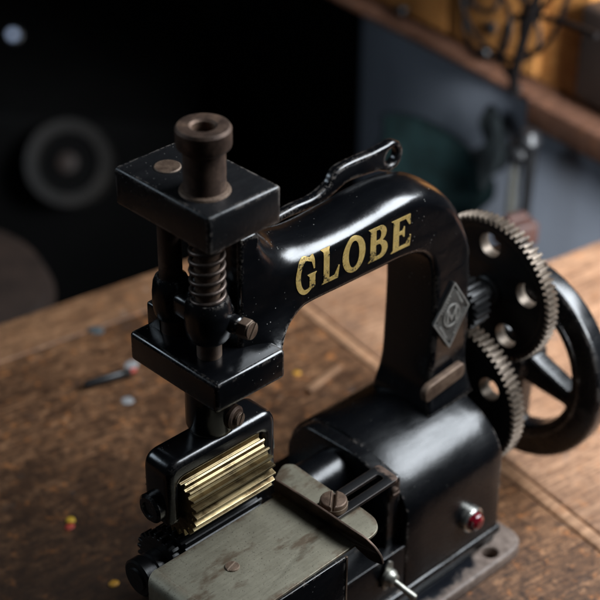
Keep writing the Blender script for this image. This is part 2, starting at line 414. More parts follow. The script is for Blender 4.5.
bm.faces.new(loops[0]); bm.faces.new(loops[-1])
part('motor_cover', bm, M['enamel_house'])
# end bracket of the motor cover
br = shape([rpoly([(.0475, -.03), (.0475, .0375), (.012, .0445), (-.04, .042), (-.055, .02), (-.055, -.03)], [.001, .003, .008, .01, .01, .001])], .0125, FX(.1335), .0012)
bk = part('end_bracket', br, M['enamel_clean'])
part('screw', screw_bm((.1265, -.0475, .0285), (0, -1, 0), .0034, .003), M['rust'], bk)

# C-frame: side outline lofted across its width with rounded edges
segs = []   # (control points, smooth?, inset, depth front, inset back, depth back)
top = [(.018, .262), (.034, .262), (.043, .256), (.051, .2465), (.061, .2385), (.078, .2332), (.10, .2308), (.13, .2318), (.155, .2338), (.178, .2335), (.200, .2285), (.219, .2150), (.233, .1955), (.2405, .173), (.243, .145), (.244, .11), (.2445, .075), (.2445, .040)]
inn = [(.2030, .040), (.2035, .075), (.2045, .11), (.2045, .140), (.2020, .160), (.1965, .1730), (.185, .1815), (.168, .1850), (.14, .1862), (.11, .1871), (.082, .1880), (.0690, .1862), (.0605, .1818), (.0565, .1735), (.0556, .163)]
outl = []; par = []
T = catmull(top, 7); I = catmull(inn, 7)
for p in T:
    x, z = p.x, p.y
    if x < .036 and z > .2: a = .25
    elif z > .19 or x < .15: a = 1.0
    else: a = max(.42, 1 - (.19 - z) / .03 * .6)
    a *= 1 + .95 * math.exp(-((x - .060) / .016) ** 2) * (z > .2) + .35 * math.exp(-((x - .205) / .022) ** 2)
    outl.append((x, z)); par.append((.0105 * a, min(.0200 * a, .029), .0160 * min(a, 1), min(.0285 * a, .049 - min(.0200 * a, .029))))
for k in range(1, 6): outl.append((.2445 + (.2030 - .2445) * k / 6, .040)); par.append((.001, .001, .001, .001))
for p in I: outl.append((p.x, p.y)); par.append((.0045, .0045, .004, .004))
for k in range(1, 6): outl.append((.0556 + (.018 - .0556) * k / 6, .163)); par.append((.001, .001, .001, .001))
for k in range(1, 14): outl.append((.018, .163 + .099 * k / 14)); par.append((.003, .003, .003, .003))
N = len(outl)
for _ in range(5): par = [tuple((par[i - 1][k] + 2 * par[i][k] + par[(i + 1) % N][k]) / 4 for k in range(4)) for i in range(N)]
nrm = []
for i in range(N):
    a = Vector(outl[i - 1]); c = Vector(outl[(i + 1) % N]); t = (c - a).normalized(); nrm.append(Vector((t.y, -t.x)))   # inwards for clockwise outline
nrm = [((nrm[i - 1] + nrm[i] * 2 + nrm[(i + 1) % N]) / 4).normalized() for i in range(N)]
YF, YB = -.0095, .0405
bm = bmesh.new(); rings = []
def ring(fn): rings.append([bm.verts.new((outl[i][0] + nrm[i].x * fn(i)[0], fn(i)[1], outl[i][1] + nrm[i].y * fn(i)[0])) for i in range(N)])
ring(lambda i: (par[i][0] + .0016, YF))
for k in range(0, 9):
    th = PI / 2 * k / 8
    ring(lambda i: (par[i][0] * (1 - math.sin(th)), YF + par[i][1] * (1 - math.cos(th))))
for k in range(8, -1, -1):
    th = PI / 2 * k / 8
    ring(lambda i: (par[i][2] * (1 - math.sin(th)), YB - par[i][3] * (1 - math.cos(th))))
ring(lambda i: (par[i][2] + .0016, YB))
for a, c in zip(rings, rings[1:]):
    for i in range(N):
        j = (i + 1) % N; bm.faces.new((a[i], a[j], c[j], c[i]))
from mathutils.geometry import delaunay_2d_cdt
for rg_ in (rings[0], rings[-1]):
    pts = [Vector((v_.co.x, v_.co.z)) for v_ in rg_]; n0 = len(pts); yy = rg_[0].co.y
    gx = [(.02 + .005 * a + .0013 * (b_ % 2), .042 + .0045 * b_) for a in range(47) for b_ in range(49)]
    def inside(p):
        c_ = False
        for k in range(n0):
            a, b_ = pts[k], pts[k - 1]
            if (a.y > p[1]) != (b_.y > p[1]) and p[0] < (b_.x - a.x) * (p[1] - a.y) / (b_.y - a.y) + a.x: c_ = not c_
        return c_ and min((a - Vector(p)).length for a in pts) > .0025
    pts2 = pts + [Vector(p) for p in gx if inside(p)]
    vo_, _, fo_, ov, _, _ = delaunay_2d_cdt(pts2, [], [list(range(n0))], 1, 1e-7)
    mp_ = []
    for k, q in enumerate(vo_):
        src = [a for a in ov[k] if a < n0]
        mp_.append(rg_[src[0]] if src else bm.verts.new((q.x, yy, q.y)))
    for f_ in fo_:
        if len({mp_[a] for a in f_}) == len(f_):
            try: bm.faces.new([mp_[a] for a in f_])
            except ValueError: pass
for v_ in bm.verts:
    x, y, z = v_.co
    if x < .075 and z < .204:       # head flares out to the width of the lower block
        s = min(1, (.204 - z) / .030); s = s * s; k_ = max(0, min(1, (x - .018) / .026)); s *= k_ * k_ * (3 - 2 * k_) * max(0, min(1, (.075 - x) / .017))
        if y < .0155: v_.co.y -= .0155 * s * (.0155 - y) / .025; v_.co.x -= .0150 * s * (.0155 - y) / .025 * max(0, min(1, (x - .03) / .02))
    if x > .19 and z < .080:       # foot flares on to the motor cover
        s = min(1, (.080 - z) / .034); s = s ** 2.6
        if y < .0155: v_.co.y -= .0085 * s * (.0155 - y) / .025
        if x < .21: v_.co.x -= .008 * s
arm = part('frame_arm', bm, M['enamel'], ang=45)
# head bridge and lug behind the guide posts
part('lug', box(-.0055, .022, .040, .0548, .180, .1985, .002), M['enamel_clean'])

# gold lettering
def L_G():
    o = arc(.52, .5, .50, 48, 318, 30, .52)
    i = arc(.56, .5, .26, 312, 52, 24, .40)
    return [[(.90, .98), (.86, .66), (.80, .66), (.76, .80)][1:3] and ([(.93, 1.0), (.89, 1.0)] + arc(.52, .5, .47, 62, 300, 30, .52) + [(.80, .06), (.97, .10), (.97, .44), (1.04, .50), (.60, .50), (.70, .42), (.70, .14)] + arc(.56, .5, .28, 290, 70, 24, .41) + [(.80, .84), (.89, .62), (.95, .62)])]
def L_L():
    return [[(0, 1), (.50, 1), (.40, .93), (.40, .10), (.66, .12), (.88, .36), (.94, .36), (.86, 0), (0, 0), (.10, .07), (.10, .93)]]
def L_O(): return [circle(.5, .5, .52, 44, .53), circle(.5, .5, .24, 36, .40)]
def L_B():
    out = [(0, 1), (.55, 1)] + arc(.55, .76, .33, 90, -70, 14, .24) + arc(.58, .27, .38, 75, -90, 16, .27) + [(0, 0), (.10, .07), (.10, .93)]
    return [out, [(.38, .90), (.48, .90)] + arc(.48, .74, .14, 90, -90, 10, .16) + [(.38, .58)], [(.38, .46), (.50, .46)] + arc(.50, .28, .17, 90, -90, 10, .18) + [(.38, .10)]]
def L_E():
    return [[(0, 1), (.90, 1), (.92, .68), (.86, .68), (.68, .90), (.38, .90), (.38, .57), (.52, .58), (.60, .68), (.65, .68), (.65, .36), (.60, .36), (.52, .46), (.38, .47), (.38, .10), (.70, .10), (.90, .34), (.96, .34), (.92, 0), (0, 0), (.10, .07), (.10, .93)]]
letters = []
for fn, x0, x1, z0, z1 in ((L_G, .0648, .0838, .1992, .2255), (L_L, .0890, .1065, .1990, .2248), (L_O, .1085, .1292, .1975, .2232), (L_B, .1325, .1520, .1968, .2222), (L_E, .1545, .1750, .1950, .2200)):
    sl = -.0006
    lp = [[(x0 + (x1 - x0) * p[0], z0 + (z1 - z0) * p[1] + sl * p[0]) for p in L] for L in fn()]
    letters.append(shape(lp, .0003, FY(YF - .00005), 0))
from mathutils.bvhtree import BVHTree
ab = bmesh.new(); ab.from_mesh(arm.data); tree = BVHTree.FromBMesh(ab); ab.free()
lb = join(*letters)
for z in [.194 + .0015 * k for k in range(24)]:
    bmesh.ops.bisect_plane(lb, geom=lb.verts[:] + lb.edges[:] + lb.faces[:], plane_co=(0, 0, z), plane_no=(0, 0, 1))
off = Vector(mach['_w']) - Vector((0, 0, ZO))
for v_ in lb.verts:
    hit = tree.ray_cast(Vector((v_.co.x, -.2, v_.co.z)) - off, Vector((0, 1, 0)))[0]
    if hit: v_.co.y += hit.y + off.y - YF
part('lettering', lb, M['gold'], arm)
# diamond badge with ring and monogram
dm = [(.2224, .1440), (.2400, .1175), (.2204, .0880), (.2012, .1160)]
cx, cz = .2208, .1163
badge = part('badge', shape([rpoly(dm, .001), *[circle(cx + (p[0] - cx) * .80, cz + (p[1] - cz) * .82, .0012, 14) for p in dm]], .0016, FY(YF - .0001), .0004), M['badge_dark'], arm)
rim_ = shape([dm, [(cx + (p[0] - cx) * .93, cz + (p[1] - cz) * .93) for p in dm]], .0008, FY(YF - .0016), .0002)
ringb = shape([circle(cx, cz, .0088, 40, .0098), circle(cx, cz, .0072, 40, .0081)], .0009, FY(YF - .0016), .0002)
W = lambda pts: [(cx + a * .0056, cz + b_ * .0062) for a, b_ in pts]
mono = shape([W([(-1, -.9), (-.62, -.9), (-.62, .25), (0, -.75), (.62, .25), (.62, -.9), (1, -.9), (1, .95), (.66, .95), (0, -.1), (-.66, .95), (-1, .95)])], .0010, FY(YF - .0016), .0002)
ticks = []
for e0, e1 in ((0, 3), (3, 2), (1, 2), (0, 1)):       # tiny illegible raised marks along the edges
    a = Vector(dm[e0]); c = Vector(dm[e1]); cc = Vector((cx, cz))
    for k in range(7):
        t = .24 + .08 * k; p = a.lerp(c, t); p = p + (cc - p).normalized() * .0036
        d_ = (c - a).normalized(); n_ = Vector((-d_.y, d_.x))
        w_ = .0004 + .0003 * random.random(); h_ = .0010
        q = [p - d_ * w_ - n_ * h_, p + d_ * w_ - n_ * h_, p + d_ * w_ + n_ * h_, p - d_ * w_ + n_ * h_]
        ticks.append(shape([[tuple(z) for z in q]], .0005, FY(YF - .0016), .0001))
part('badge_relief', join(rim_, ringb, mono, *ticks), M['badge'], badge)
# small brown plate at the foot of the column
part('foot_plate', shape([rpoly([(.1905, .0560), (.2300, .0610), (.2325, .0650), (.2310, .0735), (.1925, .0695), (.1885, .0650)], .003)], .0060, FY(-.0125), .0010), M['rust_light'])

# head blocks
tb = part('top_block', box(-.0212, .0365, -.0270, .0597, .2745, .3000, .0022, 3), M['enamel_block'])
part('rivet', lathe([(.0084, 0), (.0084, .0004), (.0078, .0008), (0, .0009)], axis((.0025, .037, .3000), (0, 0, 1)), 32), M['rust_light'], tb)
part('lower_block', box(-.0205, .0385, -.0292, .0548, .1605, .1822, .0030, 4), M['enamel'])
part('pressure_bolt', lathe([(.0165, .0), (.0131, .0), (.0131, .0012), (.0128, .002), (.0128, .0268), (.0150, .0285), (.0164, .0300), (.0167, .0315), (.0167, .0410), (.0155, .0428), (.0128, .0432), (.0085, .0428), (.0070, .0415), (.0066, .034), (0, .034)][1:],
     axis((0, 0, .3), (0, 0, 1)), 56), M['rust'])
part('bolt_collar', lathe([(.0158, 0), (.0152, .0012), (.0131, .0020)], axis((0, 0, .3), (0, 0, 1)), 48, False), M['rust_light'])
part('guide_post', lathe([(.0076, .182), (.0076, .2746)], axis((.0015, .037, 0), (0, 0, 1)), 32), M['rust'])
part('spindle', lathe([(.0080, .1815), (.0080, .2746)], axis((0, 0, 0), (0, 0, 1)), 32), M['rust_light'])
hel = []
turns, z0, z1 = 7.2, .2235, .2742
for i in range(int(turns * 26) + 1):
    t = i / (turns * 26); a = 2 * PI * turns * t + 2.2
    hel.append((.0104 * math.cos(a), .0104 * math.sin(a), z0 + (z1 - z0) * t))
part('spring', tube(hel, .00145, 10), M['spring'], ang=60)
bead = lambda R, h, r: [(r, 0), (R * .80, .0), (R * .93, h * .10), (R, h * .34), (R * .995, h * .62), (R * .93, h * .86), (R * .83, h * .97), (r + .001, h), (r, h * .98)]
yoke = join(lathe(bead(.0152, .0300, .0078), axis((0, 0, .1955), (0, 0, 1)), 48), lathe(bead(.0125, .0300, .0076), axis((.0015, .037, .1935), (0, 0, 1)), 48),
            box(-.006, .008, .010, .030, .200, .2165, .004), box(.004, .024, -.006, .040, .200, .216, .004))
yk = part('yoke', yoke, M['enamel_clean'], ang=40)
part('yoke_boss', lathe([(.0062, 0), (.0060, .006), (.0050, .0072)], axis((.0085, -.012, .2075), (.15, -1, 0)), 28), M['enamel_clean'], yk)
bolt = join(shape([rpoly([(.0068 * math.cos(PI / 3 * k), .0068 * math.sin(PI / 3 * k)) for k in range(6)], .0006)], .0072, axis((.0097, -.0195, .2075), (.2, -1, .05), .3), .0007),
            shape([arc(0, 0, .0058, 12, 168, 16)], .0012, axis((.0112, -.0266, .2078), (.2, -1, .05), 1.0), .0003), shape([arc(0, 0, .0058, 192, 348, 16)], .0012, axis((.0112, -.0266, .2078), (.2, -1, .05), 1.0), .0003))
part('clamp_bolt', bolt, M['rust_light'], yk)

# lever with eye behind the arm
lv = [(.088, .2130), (.1085, .2158), (.1273, .2150), (.1444, .2147), (.156, .2173), (.1657, .2207), (.1755, .2217), (.2006, .2190)]
lvt = [(.1949, .2358), (.175, .2366), (.1623, .2358), (.1555, .2320), (.1505, .2260), (.1367, .2222), (.1178, .2225), (.088, .2205)]
outline = [tuple(p) for p in catmull(lv, 6)] + arc(.2140, .2258, .0116, -115, 110, 18) + [tuple(p) for p in catmull(lvt, 6)]
part('lever', shape([outline, circle(.2142, .2258, .0063, 28)], .0085, FY(.0545), .0026, 4), M['enamel'], ang=50)

# ram and roller bracket
ram = lathe([(.0, .125), (.0120, .1253), (.0155, .1275), (.0166, .1310), (.0166, .162)], axis((0, 0, 0), (0, 0, 1)), 48, False)
rm = part('ram', ram, M['enamel'])
part('ram_boss', lathe([(.0082, 0), (.0080, .0030), (.0066, .0042), (0, .0042)], axis((.0045, -.0150, .1395), (.22, -1, 0)), 28), M['rust'], rm)
part('screw', screw_bm((.0054, -.0192, .1395), (.22, -1, 0), .0048, .0028, .18, 1.2), M['rust_light'], rm)
yoke_out = rpoly([(-.0510, .0780), (-.0510, .1275), (.0425, .1275), (.0425, .0780), (.0310, .0780), (.0310, .1120), (-.0405, .1120), (-.0405, .0780)], [.004, .012, .012, .004, .003, .004, .004, .003], 8)
rb = part('roller_bracket', shape([yoke_out], .026, FY(.0095), .0052, 5), M['enamel'])
part('bearing_boss', lathe([(.0105, 0), (.0105, .0045), (.0085, .0062), (.0055, .0064), (.0050, .0052), (0, .0052)], axis((-.0505, -.002, .0895), (-1, 0, 0)), 32), M['enamel_clean'], rb)
part('bearing_boss', lathe([(.0105, 0), (.0105, .0045), (.0085, .0062), (0, .0062)], axis((.0415, 0, .0915), (1, 0, 0)), 32), M['nickel'], rb)
def fluted(cy, cz, ph, x0, x1, ro=.0290, ri=.0252, n=34):
    L = gear_loop(-cy, cz, ro, ri, n, .17, .30, ph)
    return shape([L], x1 - x0, FX(x1), .0003, 1)
part('fluted_roller', fluted(-.0045, .0895, .15, -.0400, .0290, .0256, .0212, 25), M['brass'], ang=20)
lr = part('lower_roller', fluted(-.0045, .0370, .62, -.0395, .0285, .0256, .0212, 25), M['iron_dark'], ang=20)
part('roller_gear', shape([gear_loop(0, .0370, .0235, .0200, 24, .3, .35), ], .006, FX(-.0420), .0006), M['iron_dark'])
part('roller_shaft', lathe([(.0120, 0), (.0125, .001), (.0125, .0080), (.0110, .0090), (.0110, .0110), (.0135, .0120), (.0135, .0190), (.0120, .0200), (.0085, .0200), (.0080, .0215), (0, .0215)],
     axis((-.0480, -.001, .0370), (-1, 0, 0)), 40), M['iron_dark'])
part('drive_tube', lathe([(.0090, .0285), (.0090, .060), (.0175, .062), (.0185, .066), (.0185, .122)], axis((0, .004, .020), (1, 0, 0)), 40), M['enamel_house'])
for sb in (box(-.0475, -.0405, -.013, .014, -.03, .0255, .003), box(.031, .043, -.018, .03, -.03, .040, .004)): part('side_bearing', sb, M['enamel_clean'])

# feed plate
pl = [(-.0690, -.0960), (.0283, -.0938), (.0392, -.0936), (.0520, -.0958), (.0615, -.0935), (.0680, -.0850), (.0692, -.0700), (.0672, -.0560), (.0680, -.0290), (.0690, -.0060), (.0640, -.0012), (.0580, -.0030), (.0480, -.0085), (.0480, -.0190), (.0345, -.0190), (.0345, -.0218), (-.0690, -.0225)]
pr = [0, 0, 0, .006, .006, .006, .004, .004, .006, .003, .003, .003, .001, .001, .001, .001, 0]
fp = shape([rpoly(pl, pr, 5), circle(.0505, -.062, .0025, 16)], .0022, FZ(.0580), .0005, 2)
# left end rolls down
bm2 = bmesh.new(); secs = []
for k in range(9):
    a = PI / 2 * k / 8 * .82; R_ = .010
    x = -.0689 - R_ * math.sin(a); z = .0602 - R_ * (1 - math.cos(a))
    ins = .006 * (k / 8) ** 2
    secs.append((x, z, math.cos(a), math.sin(a), ins))
x, z, ca, sa, ins = secs[-1]; secs.append((x - .006 * math.cos(PI / 2 * .82), z - .014 * math.sin(PI / 2 * .82), ca, sa, ins + .003))
vs = []
for x, z, ca, sa, ins in secs:
    vs.append([bm2.verts.new((x, -.0225 - ins * .6, z)), bm2.verts.new((x, -.0960 + 0 * ins, z)), bm2.verts.new((x + .0021 * sa, -.0960, z - .0021 * ca)), bm2.verts.new((x + .0021 * sa, -.0225 - ins * .6, z - .0021 * ca))])
for a, c in zip(vs, vs[1:]):
    for i in range(4): bm2.faces.new((a[i], a[(i + 1) % 4], c[(i + 1) % 4], c[i]))
bm2.faces.new(vs[-1]); bm2.faces.new(vs[0])
plate = part('feed_plate', join(fp, bm2), M['plate'], ang=40)
part('screw', screw_bm((-.0325, -.0545, .0600), (0, 0, 1), .0048, .0012, .14, .25), M['rust_light'], plate)
part('apron', box(-.070, .0283, -.0962, -.0940, -.04, .0578, .0006), M['enamel_clean'], plate)
part('apron_edge', box(.0284, .0302, -.0966, -.0945, -.04, .0575, .0004), M['rust_light'], plate)
part('support_rail', box(-.05, .062, -.060, -.040, .015, .0578, .002), M['enamel_clean'], plate)
# slotted guide
guide = part('edge_guide', shape([rpoly([(.0400, -.0700), (.1075, -.0690), (.1085, -.0485), (.0400, -.0495)], [.001, .004, .004, .001]),
        rpoly([(.0600, -.0625), (.1000, -.0620), (.1000, -.0560), (.0600, -.0565)], .0029)], .0026, FZ(.0606), .0005, 2), M['bar'], ang=40)
lip = [(-.0180, .0605), (-.0180, .0712), (-.0600, .0725), (-.0900, .0722), (-.1010, .0705), (-.1080, .0660), (-.1130, .0590), (-.1140, .0530), (-.1060, .0530), (-.0950, .0585), (-.0920, .0605)]
lp2 = shape([[(-a, b_) for a, b_ in rpoly(lip, [.001, .002, .01, .006, .006, .006, .003, .001, .006, .004, .003])]], .0019, FX(.0400), .0005)
for v_ in lp2.verts:
    if v_.co.y < -.085: v_.co.x += .35 * (v_.co.y + .085) ** 2 / .03 * .6
part('guide_lip', lp2, M['rust'], guide)
part('screw', screw_bm((.0530, -.0600, .0632), (0, 0, 1), .0096, .0075, .10, .72), M['rust_light'], guide)
part('washer', lathe([(.0060, 0), (.0060, .0016)], axis((.0530, -.0600, .0617), (0, 0, 1)), 30), M['rust'], guide)

# indicator lamp and toggle switch on the motor cover
il = part('indicator_lamp', lathe([(.0104, 0), (.0106, .0020), (.0104, .0050), (.0092, .0064), (.0080, .0058), (.0077, .0030)], axis((.2020, -.0560, -.0345), (0, -1, 0)), 40, False), M['bezel'])
part('lens', lathe([(.0078, .0030), (.0076, .0070), (.0064, .0100), (.0038, .0118), (0, .0124)], axis((.2020, -.0560, -.0345), (0, -1, 0)), 10, False), M['jewel'], il, 20)
ts = part('toggle_switch', join(shape([rpoly([(.1085, -.0475), (.1125, -.0500), (.1165, -.0455), (.1185, -.0370), (.1185, -.0265), (.1145, -.0235), (.1105, -.0280), (.1080, -.0400)], .0015)], .0016, FY(-.0560), .0004),
        lathe([(.0070, 0), (.0070, .0030), (.0058, .0045), (.0050, .0068), (.0036, .0078), (0, .0078)], axis((.1130, -.0575, -.0370), (0, -1, 0)), 30)), M['nickel'])
part('switch_lever', lathe([(.0022, 0), (.0024, .010), (.0031, .0165), (.0030, .0185), (.0016, .0198), (0, .0200)], axis((.1130, -.064, -.0373), (.30, -.80, -.50)), 20), M['nickel'], ts)

# gears and handwheel on the far end
def gear(name, cx, cy, cz, x1, t, ro, ri, n, holes, ph=0.0, rim=.0050, parent=mach):
    """toothed ring plus a recessed web with holes"""
    rg = shape([gear_loop(-cy, cz, ro, ri, n, .34, .30, ph), circle(-cy, cz, ri - rim, 72)], t, FX(x1), .0004, 1)
    wb = shape([circle(-cy, cz, ri - rim + .0005, 72)] + holes, t * .90, FX(x1 - t * .05), .0005, 2)
    hub = lathe([(.0120, -.003), (.0120, t + .002), (.0105, t + .003), (.0, t + .003)], axis((x1, cy, cz), (-1, 0, 0)), 32)
    g = obj(name, zlift(join(wb, hub)), [M['iron_dark'], M['teeth']], parent)
    for p in g.data.polygons:      # the bored holes are bare steel inside
        c_ = p.center + Vector(g['_w']) - Vector((x1, cy, cz + ZO)); rr_ = math.hypot(c_.y, c_.z)
        if abs(p.normal.x) < .6 and .028 < rr_ < ri - rim - .001: p.material_index = 1
    tr = obj('tooth_ring', zlift(rg), [M['teeth'], M['iron_dark']], g, None, 25)
    for p in tr.data.polygons:
        if abs(p.normal.x) > .95: p.material_index = 1
    return g
bx, by, bz = .303, .0128, .0970
hol = [circle(-by + .0388 * math.cos(math.radians(a)), bz + .0388 * math.sin(math.radians(a)), .0098, 32) for a in (91, 17, -57, -129, 163)]
big = gear('large_gear', 0, by, bz, bx - .002, .0112, .0605, .0565, 72, hol)
lx, ly, lz = .273, .0150, .0150
hol = [circle(-ly + .0405 * math.cos(math.radians(30 + 72 * k)), lz + .0405 * math.sin(math.radians(30 + 72 * k)), .0096, 32) for k in range(5)]
low = gear('lower_gear', 0, ly, lz, lx - .001, .0125, .0630, .0590, 72, hol, .3)
part('pinion', shape([gear_loop(-by, bz, .0200, .0160, 20, .34, .30)], .016, FX(.2720), .0005), M['iron_dark'])
part('gear_shaft', lathe([(.0085, .24), (.0085, .3060), (0, .3065)], axis((0, by, bz), (1, 0, 0)), 24), M['iron_dark'])
part('wheel_shaft', lathe([(.0095, .236), (.0095, .352), (.007, .355), (0, .355)], axis((0, ly, lz), (1, 0, 0)), 24), M['iron_dark'])
part('shaft_bearing', box(.2385, .2520, -.004, .034, -.03, .115, .005), M['enamel_clean'])
wy, wz, Ro, Rw = .0140, .0165, .0890, .0610
ops = []
for k in range(5):
    a0 = -12 + 72 * k + 6; a1 = a0 + 60
    mid = (a0 + a1) / 2
    ap = (-wy + .021 * math.cos(math.radians(mid)), wz + .021 * math.sin(math.radians(mid)))
    ops.append(rpoly([ap] + arc(-wy, wz, Rw, a0, a1, 10), [.004, .007] + [.001] * 9 + [.007], 5))
wh = shape([circle(-wy, wz, Ro, 96)] + ops, .018, FX(.345), .0035, 3)
hubw = lathe([(.0190, -.004), (.0190, .020), (.0165, .024), (0, .024)], axis((.347, wy, wz), (-1, 0, 0)), 36)
bead_ = tube([(.3275, wy + .0685 * math.cos(2 * PI * k / 72), wz + .0685 * math.sin(2 * PI * k / 72)) for k in range(72)], .0014, 8, True)
part('handwheel', join(wh, hubw, bead_), M['enamel_clean'], ang=40)

# ------------------------------------------------------------------ the bench
TA = math.radians(-9.5)
RT = Matrix.Rotation(TA, 4, 'Z')
bench = empty('workbench', (0, 0, -.85), 'worn wooden workbench with stained brown boards under the black machine', 'workbench')
bench.rotation_euler = (0, 0, TA)
def bpart(name, bm, mat, parent=bench):
    o = obj(name, bm, mat, None, (0, 0, 0)); o.parent = parent; o.location = (0, 0, .85); return o
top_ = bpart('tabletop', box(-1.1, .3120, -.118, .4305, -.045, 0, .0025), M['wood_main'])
bpart('edge_board', box(-1.1, .3120, .4318, .4890, -.045, -.0006, .003), M['wood_strip'])
bpart('edge_board', box(.3128, .3262, -.118, .4890, -.045, .0004, .0035), M['wood_seam'])
bpart('end_board', box(.3272, .5000, -.118, .4890, -.045, -.0004, .0025), M['wood_right'])
bpart('end_board', box(.5008, .6400, -.118, .2870, -.045, -.0008, .0025), M['wood_right'])
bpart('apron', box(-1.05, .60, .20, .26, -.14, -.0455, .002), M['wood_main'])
for x in (-.95, .30):
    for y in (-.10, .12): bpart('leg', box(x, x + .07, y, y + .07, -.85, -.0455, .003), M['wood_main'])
def uv(u, v_, z=0): p = RT @ Vector((u, v_, z)); return p
def W3(x, y): return Vector((x, y, 0))

# bits on the bench
def blob(name, x, y, r, h, mat, label, cat, sx=1.0, rot=0, seed=0, mats=None):
    random.seed(seed); n = 20; rad = [1 + random.uniform(-.18, .18) for _ in range(n)]
    rad = [(rad[i - 1] + rad[i] + rad[(i + 1) % n]) / 3 for i in range(n)]
    bm = bmesh.new(); rings = []
    for f, hh in ((1.0, 0.0), (.97, .35), (.80, .75), (.45, .96)):
        rings.append([bm.verts.new((r * f * rad[i] * sx * math.cos(2 * PI * i / n), r * f * rad[i] * math.sin(2 * PI * i / n), h * hh)) for i in range(n)])
    c = bm.verts.new((0, 0, h))
    for a, d in zip(rings, rings[1:]):
        for i in range(n): bm.faces.new((a[i], a[(i + 1) % n], d[(i + 1) % n], d[i]))
    for i in range(n): bm.faces.new((rings[-1][i], rings[-1][(i + 1) % n], c))
    bm.faces.new(rings[0])
    bmesh.ops.transform(bm, matrix=Matrix.Translation((x, y, .0003)) @ Matrix.Rotation(rot, 4, 'Z'), verts=bm.verts)
    o = obj(name, bm, mat, None, (x, y, .0003), 50); return tag(o, label, cat)
blob('paint_drip', .1560, .2935, .0056, .0008, M['white'], 'round pale grey paint drip on the bench left of the lower block', 'paint drip', 1, 0, 1)
blob('paint_drip', .0215, .2000, .0036, .002, M['yellow'], 'bright yellow paint drip touching a red one on the bench', 'paint drip', 1.1, .4, 2)
blob('paint_drip', .0165, .1945, .0036, .0014, M['red'], 'small red paint drip just below the bright yellow one', 'paint drip', 1.2, .2, 3)
blob('paint_drip', .0005, .1190, .0036, .0014, M['orange'], 'ochre paint drip on the bench nearest the lower left of the machine', 'paint drip', 1.2, .5, 4)
blob('paint_drip', -.0780, .2040, .0030, .001, M['orange'], 'tiny ochre paint drip near the dark left corner of the bench', 'paint drip', 1, 0, 5)
blob('paint_drip', .0720, .1430, .0036, .0008, M['greyrag'], 'dull blue grey paint drip left of the roller bearing', 'paint drip', 1.2, 0, 6)
blob('paint_drip', .2050, .3990, .0085, .0006, M['greyrag'], 'blue grey paint smear near the back edge of the bench', 'paint smear', .7, .3, 8)
# a short black pen with a red tip
d = Vector((.046, -.0130, 0)).normalized(); p0 = Vector((.1385, .3325, .0052))
pen = empty('pen', p0, 'short black pen with grey cap and red tip lying on the bench', 'pen')
def penpart(name, a, b_, prof, mat):
    obj(name, lathe(prof, axis(p0 + d * a, d), 24), mat, pen)
penpart('barrel', 0, 0, [(0, 0), (.0025, .0004), (.0038, .004), (.0042, .02), (.0042, .036), (.0036, .037)], M['black'])
penpart('cap', 0, 0, [(.0036, .0372), (.0039, .0374), (.0039, .0440), (.003, .0445)], M['pulley'])
penpart('tip', 0, 0, [(.0028, .0447), (.0026, .048), (.0016, .0505), (0, .0510)], M['red'])
blob('paint_drip', .1930, .3330, .0062, .0008, M['white'], 'greyish white paint patch beside the red pen tip', 'paint drip', 1.3, .4, 9)
# sliver of wood seen through the frame opening
sl_ = obj('wood_splinter', box(-.024, .024, -.0035, .0035, 0, .004, .001), M['wood_seam'], None, (0, 0, 0)); sl_.location = (.302, .196, .0006); sl_.rotation_euler = (0, 0, .15)
tag(sl_, 'thin pale sliver of wood lying on the bench inside the frame opening', 'wood sliver')
blob('paint_drip', .2920, .2215, .0036, .001, M['orange'], 'small ochre paint drip seen through the frame opening', 'paint drip', 1, 0, 11)

# ------------------------------------------------------------------ room behind
fl_ = obj('floor', box(-4, 5, -4, 5, -.90, -.851), M['floor'], None, (0, 0, -.9)); fl_['kind'] = 'structure'
wl = obj('wall', box(-3, 5, 3.0, 3.1, -.85, 2.5), M['wall'], None, (0, 3, -.85)); wl['kind'] = 'structure'
# drawer cabinet on a plank-topped grey counter, running away along the right
CA = math.radians(83.0 - 90)       # its length runs along local y
def cab(name, label, cat):
    o = empty(name, (.8050, .2950, 0), label, cat); o.rotation_euler = (0, 0, CA); return o
def cp(name, bm, mat, root, parent=None):
    o = obj(name, bm, mat, None, (0, 0, 0)); o.parent = parent or root; return o
cnt = cab('counter', 'blue grey painted counter with a wooden top behind the right end of the bench', 'counter')
cnt.location.z = -.85
def lift(bm, dz): bmesh.ops.translate(bm, verts=bm.verts, vec=(0, 0, dz)); return bm
fpn = [(.004, -.55), (.004, .10)] + [(.30 - .296 * math.cos(a), .10 + .55 * math.sin(a)) for a in [PI / 2 * k / 14 for k in range(1, 15)]]  # far end curved back so the panel fades into shade
fpn += [(x + .012, y - .010) for x, y in reversed(fpn)]
cp('front_panel', shape([fpn], .883, Matrix.Translation((0, 0, 0)), 0), M['panel'], cnt)
cp('back_panel', lift(box(.42, .43, .60, 1.3, -.85, .0330, .001), .85), M['wall'], cnt)  # near-black sheet stands for the shade under the far drawers
cp('counter_top', lift(box(-.004, .45, -.55, 1.3, .0336, .0420, .002), .85), M['plank'], cnt)
cp('edge_plank', lift(box(-.030, -.0045, -.55, .070, .0220, .0560, .004), .85), M['plank'], cnt)
dc = cab('drawer_cabinet', 'orange brown wooden drawer cabinet with black pulls on the counter', 'cabinet'); dc.location.z = .0425
cp('carcass', box(.030, .32, .045, 1.32, .0, .34, .002), M['drawer'], dc)
w_ = .1460
